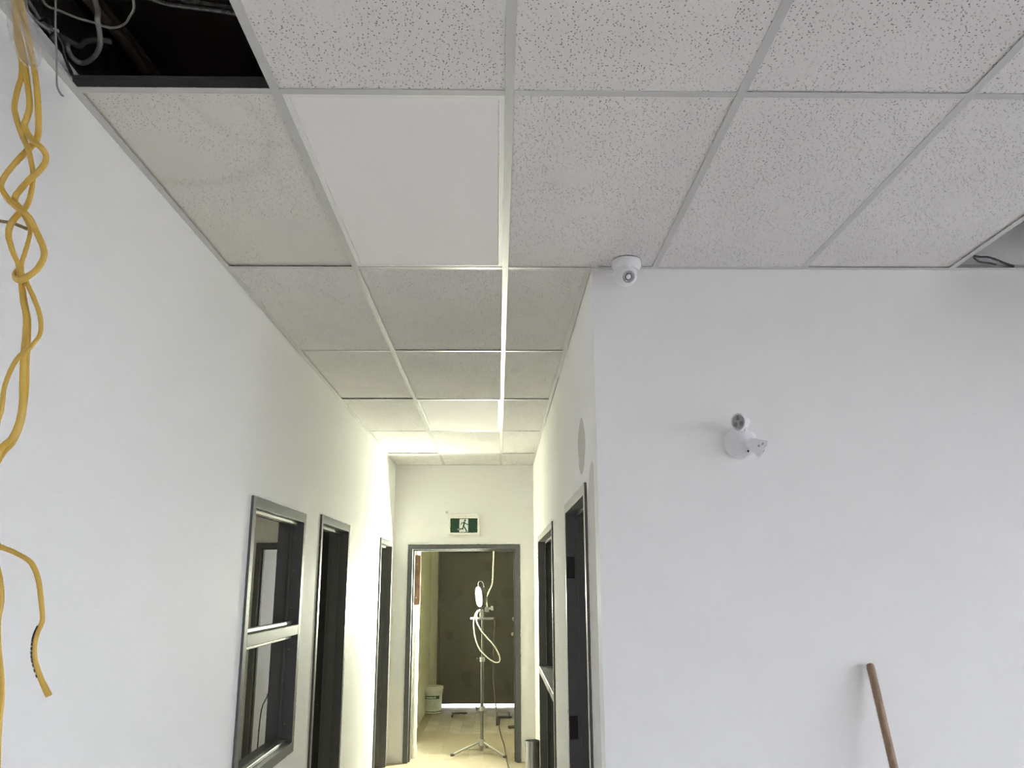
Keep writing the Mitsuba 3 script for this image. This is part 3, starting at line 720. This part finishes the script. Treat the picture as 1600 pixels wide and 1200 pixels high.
head((0.905, 2.985, 2.337), (-0.83, -0.54, -0.10), 0.0335, 0.050, None, (0.948, 3.068, 2.306))
head((1.002, 3.005, 2.236), (0.87, -0.16, -0.46), 0.0345, 0.062, None, (0.958, 3.058, 2.262))
hn = np.array([0.87, -0.16, -0.46]); hn /= np.linalg.norm(hn)
hc = np.array([1.002, 3.005, 2.236])
view = CAM - hc; view -= hn * (view @ hn); view /= np.linalg.norm(view); vside = np.cross(hn, view)
for h0, h1, a0, a1 in ((-0.027, -0.019, -0.28, 0.02), (-0.016, -0.011, -0.75, -0.35)):
    rr = lambda h: 0.0345 * (0.60 + 0.34 * (h + 0.056) / 0.044) + 0.0006
    q = [hc + hn * h + rr(h) * k * (math.cos(a) * view + math.sin(a) * vside) for k in (1.0, 0.97) for h in (h0, h1) for a in np.linspace(a0, a1, 5)]
    obj("printed_mark", trimesh.convex.convex_hull(np.array(q)), "m_lens_grey", t)

# ------------------------------------------------------------------ exit sign
t = thing("exit_sign", "green running-man exit sign over the door at the corridor's end", "exit sign")
sx0, sx1, sz0, sz1 = -0.528, -0.192, 2.248, 2.442
obj("housing", rbox(sx0, sx1, YE - 0.052, YE - 0.0005, sz0, sz1, 0.004), "m_signbox", t)
obj("canopy", rbox(-0.50, -0.215, YE - 0.04, YE - 0.0005, sz1 + 0.0003, sz1 + 0.03, 0.004), "m_signbox", t)
pz = lambda m, d: remap(m, lambda v: np.c_[v[:, 0], YE - 0.0525 - d - v[:, 2], v[:, 1]])
gx0, gx1, gz0, gz1 = -0.505, -0.217, 2.270, 2.420
obj("face", pz(extrude(sbox(gx0, gz0, gx1, gz1), 0.001), 0.0), "m_green", t, label="dark green face")
dx0, dx1 = -0.408, -0.315
obj("doorway_symbol", pz(extrude(sbox(dx0, gz0 + 0.006, dx1, gz1 - 0.006), 0.0006), 0.00105), "m_signwhite", t, label="white doorway of the pictogram")
S = 0.150 / 0.33                                           # pictogram pixels to metres
def P2(x, y):                                              # figure drawn on a 100 x 150 grid
    return (dx0 + (x / 100.0) * (dx1 - dx0), gz0 + (y / 150.0) * (gz1 - gz0))
def limb(pts, w):
    return LineString([P2(*p) for p in pts]).buffer(w, quad_segs=4, join_style=1)
man = union_all([Point(P2(63, 128)).buffer(0.0105), limb([(58, 108), (46, 70)], 0.0085), limb([(56, 108), (30, 104), (14, 84)], 0.0042), limb([(60, 106), (76, 92), (98, 84)], 0.0044),
                 limb([(48, 70), (66, 44), (84, 16)], 0.0062), limb([(46, 70), (38, 40), (2, 36)], 0.0062)])
obj("running_man", pz(extrude(man.intersection(sbox(dx0, gz0 + 0.006, dx1, gz1 - 0.006)), 0.0004), 0.0017), "m_green", t, label="dark green running figure")
foot = LineString([P2(-20, 34), P2(0, 36)]).buffer(0.0036)
obj("trailing_foot", pz(extrude(foot.difference(sbox(dx0, gz0, dx1, gz1)), 0.0004), 0.00105), "m_signwhite", t)
k = thing("sensor", "tiny pale wall sensor just above the exit sign's left corner", "sensor")
obj("body", rbox(-0.562, -0.532, YE - 0.022, YE - 0.0005, 2.474, 2.500, 0.004), "m_greyplastic", k)

# ------------------------------------------------------------------ wooden stick
t = thing("broom_handle", "worn wooden handle leaning against the broad white wall", "broom handle")
p_top, p_bot = np.array([1.352, 3.078, 1.462]), np.array([1.375, 2.66, 0.012])
ax = (p_top - p_bot); Ls = np.linalg.norm(ax)
obj("shaft", lathe([(0, 0), (0.0135, 0.0), (0.0142, 0.02), (0.0140, Ls - 0.018), (0.0132, Ls - 0.008), (0.0105, Ls - 0.002), (0.006, Ls), (0, Ls)], p_bot, ax, 20), "m_stick", t, smooth=40)

# ------------------------------------------------------------------ sheet-metal pipe in the corridor
t = thing("stove_pipe", "shiny sheet-metal pipe standing on the corridor floor by the tall side-light frame", "pipe")
r0, hp = 0.0585, 0.52
obj("tube", lathe([(r0 - 0.0012, 0.001), (r0, 0.001), (r0, hp - 0.05), (r0 + 0.0015, hp - 0.046), (r0 + 0.0015, hp - 0.04), (r0, hp - 0.036), (r0, hp), (r0 - 0.0012, hp), (r0 - 0.0012, 0.001)], (0.280, 7.0, 0.0), (0, 0, 1), 40), "m_galv", t, smooth=40)
obj("seam", rbox(0.280 - 0.004, 0.280 + 0.004, 7.0 - r0 - 0.0022, 7.0 - r0 - 0.0002, 0.002, hp, 0.0008), "m_galv", t)

# ------------------------------------------------------------------ work lamp on a tripod
t = thing("work_lamp", "lit halogen work lamp on a tripod just behind the end doorway", "work lamp")
tx, ty = -0.166, 9.23
bulb_c = np.array([-0.195, 9.195, 1.606])
pl = obj("pole", lathe([(0, 0.03), (0.0165, 0.03), (0.0165, 0.95), (0.012, 0.952), (0.012, 1.36), (0.0, 1.36)], (tx, ty, 0), (0, 0, 1), 20), "m_pole", t, smooth=40)
for z, w in ((0.948, 0.030), (0.449, 0.032)):
    cl = obj("collar", lathe([(0.0175, -0.022), (w, -0.022), (w, 0.022), (0.0175, 0.022), (0.0175, -0.022)], (tx, ty, z), (0, 0, 1), 20), "m_galv_dull", t, smooth=30)
    obj("knob", lathe([(0, 0), (0.008, 0), (0.008, 0.02), (0.016, 0.022), (0.016, 0.036), (0, 0.038)], (tx - w + 0.002, ty - 0.004, z), (-1, -0.2, 0), 12), "m_blacksteel", cl, smooth=30)
hub = obj("hub", lathe([(0.0175, -0.03), (0.034, -0.03), (0.036, 0.0), (0.030, 0.03), (0.0175, 0.03), (0.0175, -0.03)], (tx, ty, 0.115), (0, 0, 1), 20), "m_galv_dull", t, smooth=30)
for ang in (200, 318, 82):
    a = math.radians(ang)
    d = np.array([math.cos(a), math.sin(a), 0])
    pf = np.array([tx, ty, 0.0]) + d * 0.33 + np.array([0, 0, 0.013])
    ph = np.array([tx, ty, 0.115]) + d * 0.034
    lg = obj("leg", cyl(ph, pf, 0.0105, 12), "m_galv_dull", t, smooth=40)
    obj("foot", cyl(pf - d * 0.022 + np.array([0, 0, 0.003]), pf + d * 0.012 - np.array([0, 0, 0.0008]), 0.0125, 12), "m_blacksteel", lg, smooth=40)
    obj("strut", cyl(np.array([tx, ty, 0.045]) + d * 0.016, (ph + pf) / 2 + np.array([0, 0, -0.006]), 0.006, 8), "m_galv_dull", lg, smooth=40)
obj("crossbar", rbox(-0.300, -0.048, ty - 0.013, ty + 0.013, 1.3605, 1.384, 0.004), "m_galv_dull", t)
obj("end_cap", rbox(-0.0475, -0.025, ty - 0.015, ty + 0.015, 1.3585, 1.386, 0.004), "m_blacksteel", t)
yk = obj("bracket", cat(rbox(-0.195, -0.155, ty - 0.012, ty + 0.012, 1.3845, 1.47, 0.003), rbox(-0.14, -0.095, ty - 0.02, ty + 0.01, 1.44, 1.495, 0.004)), "m_galv_dull", t)
obj("knob", lathe([(0, 0), (0.011, 0), (0.011, 0.02), (0.024, 0.022), (0.026, 0.034), (0.022, 0.046), (0, 0.048)], (-0.095, ty - 0.005, 1.475), (1, -0.1, 0.15), 14), "m_greyplastic", yk, smooth=30)
# the lamp head looks towards the corridor's left wall, tipped a little down
nb = np.array([-0.76, -0.64, -0.13]); nb /= np.linalg.norm(nb)
sb = np.cross([0, 0, 1.0], nb); sb /= np.linalg.norm(sb)
ub = np.cross(nb, sb)
def in_lamp(v):
    return bulb_c + v[:, :1] * sb + v[:, 1:2] * ub + v[:, 2:3] * nb
def oval(a, b, n=36):
    q = np.linspace(0, 2 * np.pi, n, endpoint=False)
    return Polygon(np.c_[np.sign(np.cos(q)) * a * np.abs(np.cos(q)) ** 0.8, np.sign(np.sin(q)) * b * np.abs(np.sin(q)) ** 0.8])
rim = extrude(oval(0.062, 0.112).difference(oval(0.054, 0.104)), 0.034)
obj("rim", remap(rim, lambda v: in_lamp(np.c_[v[:, 0], v[:, 1], v[:, 2] - 0.018])), "m_blacksteel", t, smooth=30)
body = trimesh.convex.convex_hull(np.vstack([in_lamp(np.c_[np.array(oval(0.062, 0.112).exterior.coords), np.full(37, -0.0185)]), in_lamp(np.c_[np.array(oval(0.034, 0.075).exterior.coords), np.full(37, -0.07)])]))
obj("housing", body, "m_blacksteel", t, smooth=30)
obj("neck", cyl((-0.168, ty, 1.471), bulb_c - nb * 0.05 - np.array([0, 0, 0.075]), 0.012, 12), "m_blacksteel", t, smooth=40)
hd = tube([(-0.215, 9.26, 1.715), (-0.213, 9.255, 1.752), (-0.195, 9.25, 1.768), (-0.172, 9.25, 1.762), (-0.160, 9.255, 1.74), (-0.152, 9.262, 1.70)], 0.004, n=5)
obj("handle", hd, "m_galv", t, smooth=50)
lens = extrude(oval(0.0535, 0.1035), 0.004)
obj("lens", remap(lens, lambda v: in_lamp(np.c_[v[:, 0], v[:, 1], v[:, 2] - 0.002])), "m_white", t, label="glowing white lens", emitter={"type": "area", "radiance": {"type": "rgb", "value": [LAMP * 0.98, LAMP * 1.0, LAMP * 0.77]}})

wire("white_cord", [(-0.030, 9.33, 3.015), (-0.036, 9.32, 2.6), (-0.046, 9.31, 2.10), (-0.052, 9.31, 1.9), (-0.062, 9.31, 1.742), (-0.10, 9.31, 1.655), (-0.125, 9.31, 1.585), (-0.118, 9.30, 1.52), (-0.112, 9.262, 1.478)], 0.0085, "m_whitecord", "white cord hanging from the ceiling down to the work lamp", "cord", parent=t)
k = wire("white_cord", [(-0.160, 9.262, 1.43), (-0.21, 9.20, 1.455), (-0.240, 9.186, 1.42), (-0.258, 9.185, 1.36), (-0.262, 9.185, 1.30), (-0.248, 9.185, 1.20), (-0.222, 9.185, 1.11), (-0.177, 9.185, 1.035), (-0.09, 9.185, 0.955), (-0.030, 9.185, 0.922), (0.012, 9.185, 0.922), (0.026, 9.185, 0.955), (0.006, 9.185, 1.02), (-0.05, 9.185, 1.107), (-0.15, 9.185, 1.214), (-0.205, 9.183, 1.29), (-0.232, 9.183, 1.36), (-0.225, 9.184, 1.43), (-0.19, 9.21, 1.47)], 0.008, "m_whitecord", "white cord slung in a long loop over the tripod's crossbar", "cord", parent=t)
wire("dark_cord", [(-0.035, 9.245, 1.37), (-0.032, 9.21, 1.33), (-0.034, 9.195, 1.25), (-0.047, 9.195, 1.0), (-0.045, 9.195, 0.75), (-0.02, 9.195, 0.5), (0.02, 9.195, 0.25), (0.07, 9.19, 0.09), (0.085, 9.12, 0.014), (0.09, 9.0, 0.0085), (0.095, 8.8, 0.0065), (0.11, 8.5, 0.0065), (0.13, 8.0, 0.0065)], 0.0055, "m_browncord", "thin dark cord dangling from the tripod's crossbar to the floor", "cord", parent=t)

# ------------------------------------------------------------------ rear room
t = thing("bucket", "white plastic pail with lid and label standing left of the dark rear door", "bucket")
bxx, byy = -0.905, 12.03
obj("body", lathe([(0, 0.008), (0.118, 0.008), (0.122, 0.014), (0.134, 0.275), (0.144, 0.278), (0.144, 0.290), (0.136, 0.293), (0.139, 0.325), (0, 0.325)], (bxx, byy, 0.0), (0, 0, 1), 40), "m_bucket", t, smooth=35)
obj("lid", lathe([(0, 0.3255), (0.149, 0.318), (0.151, 0.330), (0.149, 0.352), (0.142, 0.356), (0.136, 0.348), (0, 0.348)], (bxx, byy, 0.0), (0, 0, 1), 40), "m_bucket", t, smooth=35)
def wrap(z0, z1, a0, a1, m, name, off, label=None):
    aa = np.linspace(a0, a1, 14)
    rr = lambda z: 0.122 + 0.012 * (z - 0.014) / 0.261 + off
    V = [(bxx + rr(z) * math.cos(a), byy + rr(z) * math.sin(a), z) for z in (z0, z1) for a in aa]
    V += [(bxx + (rr(z) - 0.0006) * math.cos(a), byy + (rr(z) - 0.0006) * math.sin(a), z) for z in (z0, z1) for a in aa]
    Fc, n = [], 14
    for i in range(n - 1):
        Fc += [[i, i + 1, n + i + 1], [i, n + i + 1, n + i], [2 * n + i, 3 * n + i + 1, 2 * n + i + 1], [2 * n + i, 3 * n + i, 3 * n + i + 1]]
    obj(name, trimesh.Trimesh(V, Fc, process=False), m, t, label=label)
lo, hi = math.radians(-150), math.radians(-35)
wrap(0.06, 0.245, lo, hi, "m_bucketlabel", "label_sheet", 0.0012, "pale printed label")
wrap(0.195, 0.236, lo + 0.1, hi - 0.1, "m_labelgreen", "title_band", 0.0020, "dark band across the label")
wrap(0.205, 0.222, lo + 0.35, hi - 0.5, "m_bucketlabel", "title_line", 0.0028)
for z in (0.17, 0.145, 0.12, 0.095):
    wrap(z, z + 0.004, lo + 0.3, hi - 0.3 - 0.5 * rng.random(), "m_lens_grey", "text_line", 0.0020)
wrap(0.026, 0.036, math.radians(-179), math.radians(-1), "m_labelgreen", "foot_band", 0.0012)
obj("handle", tube([(bxx - 0.142, byy - 0.01, 0.285), (bxx - 0.13, byy - 0.085, 0.262), (bxx - 0.06, byy - 0.15, 0.25), (bxx + 0.03, byy - 0.158, 0.25), (bxx + 0.115, byy - 0.105, 0.262), (bxx + 0.142, byy - 0.01, 0.285)], 0.0025, n=5), "m_galv", t, smooth=50)

k = thing("drain_pipe", "pale floor-to-ceiling pipe just inside the end doorway at its left", "pipe")
obj("pipe", lathe([(0, 0.0005), (0.050, 0.0005), (0.050, 3.018), (0, 3.018)], (-0.887, 9.03, 0.0), (0, 0, 1), 32), "m_pvc", k, smooth=40)
obj("coupling", lathe([(0.0505, 0.03), (0.056, 0.03), (0.056, 0.12), (0.0505, 0.12), (0.0505, 0.03)], (-0.887, 9.03, 0.0), (0, 0, 1), 32), "m_pvc", k, smooth=40)
k = thing("wooden_block", "orange-brown wooden board fixed high at the left of the end doorway", "board")
obj("board", rbox(-0.918, -0.828, 8.955, 8.977, 1.525, 2.045, 0.003), "m_board", k)
for z in (1.60, 1.95):
    obj("nail", lathe([(0, 0), (0.005, 0), (0.004, 0.002), (0, 0.002)], (-0.87, 8.9545, z), (0, -1, 0), 10), "m_galv", k)
k = thing("metal_offcut", "short dark bent metal strip lying on the floor right of the bucket", "scrap")
obj("strip", cat(rbox(-0.60, -0.42, 11.90, 11.925, 0.0034, 0.022, 0.002), rbox(-0.625, -0.60, 11.62, 11.925, 0.0034, 0.022, 0.002)), "m_blacksteel", k)
k = thing("metal_offcut", "dark right-angled metal bracket lying on the floor behind the tripod's right side", "scrap")
obj("strip", cat(rbox(0.0, 0.19, 11.50, 11.53, 0.0034, 0.03, 0.002), rbox(-0.02, 0.03, 10.95, 11.50, 0.0034, 0.028, 0.002), rbox(0.14, 0.17, 11.53, 11.9, 0.0034, 0.026, 0.002)), "m_blacksteel", k)
k = thing("metal_offcut", "small dark lump of scrap on the floor close to the end doorway's right jamb", "scrap")
obj("strip", rbox(0.13, 0.28, 10.72, 10.78, 0.0034, 0.03, 0.006), "m_browncord", k)

# cable seen through the window frame, hanging in the far doorway
wire("thin_cable", [(-2.18, 8.99, 2.4), (-2.165, 8.99, 1.75), (-2.17, 8.99, 1.62), (-2.19, 8.99, 1.54), (-2.245, 8.99, 1.45), (-2.26, 8.985, 1.38), (-2.235, 8.98, 1.33), (-2.195, 8.98, 1.36), (-2.195, 8.985, 1.46), (-2.215, 8.99, 1.40), (-2.23, 8.99, 1.3), (-2.24, 8.99, 1.15), (-2.29, 8.99, 0.95), (-2.35, 8.99, 0.75), (-2.40, 8.99, 0.6), (-2.44, 8.99, 0.5), (-2.455, 8.99, 0.3), (-2.46, 8.99, 0.006)], 0.006, "m_blackcord", "thin dark cable hanging in the far doorway behind the window frame", "cable")
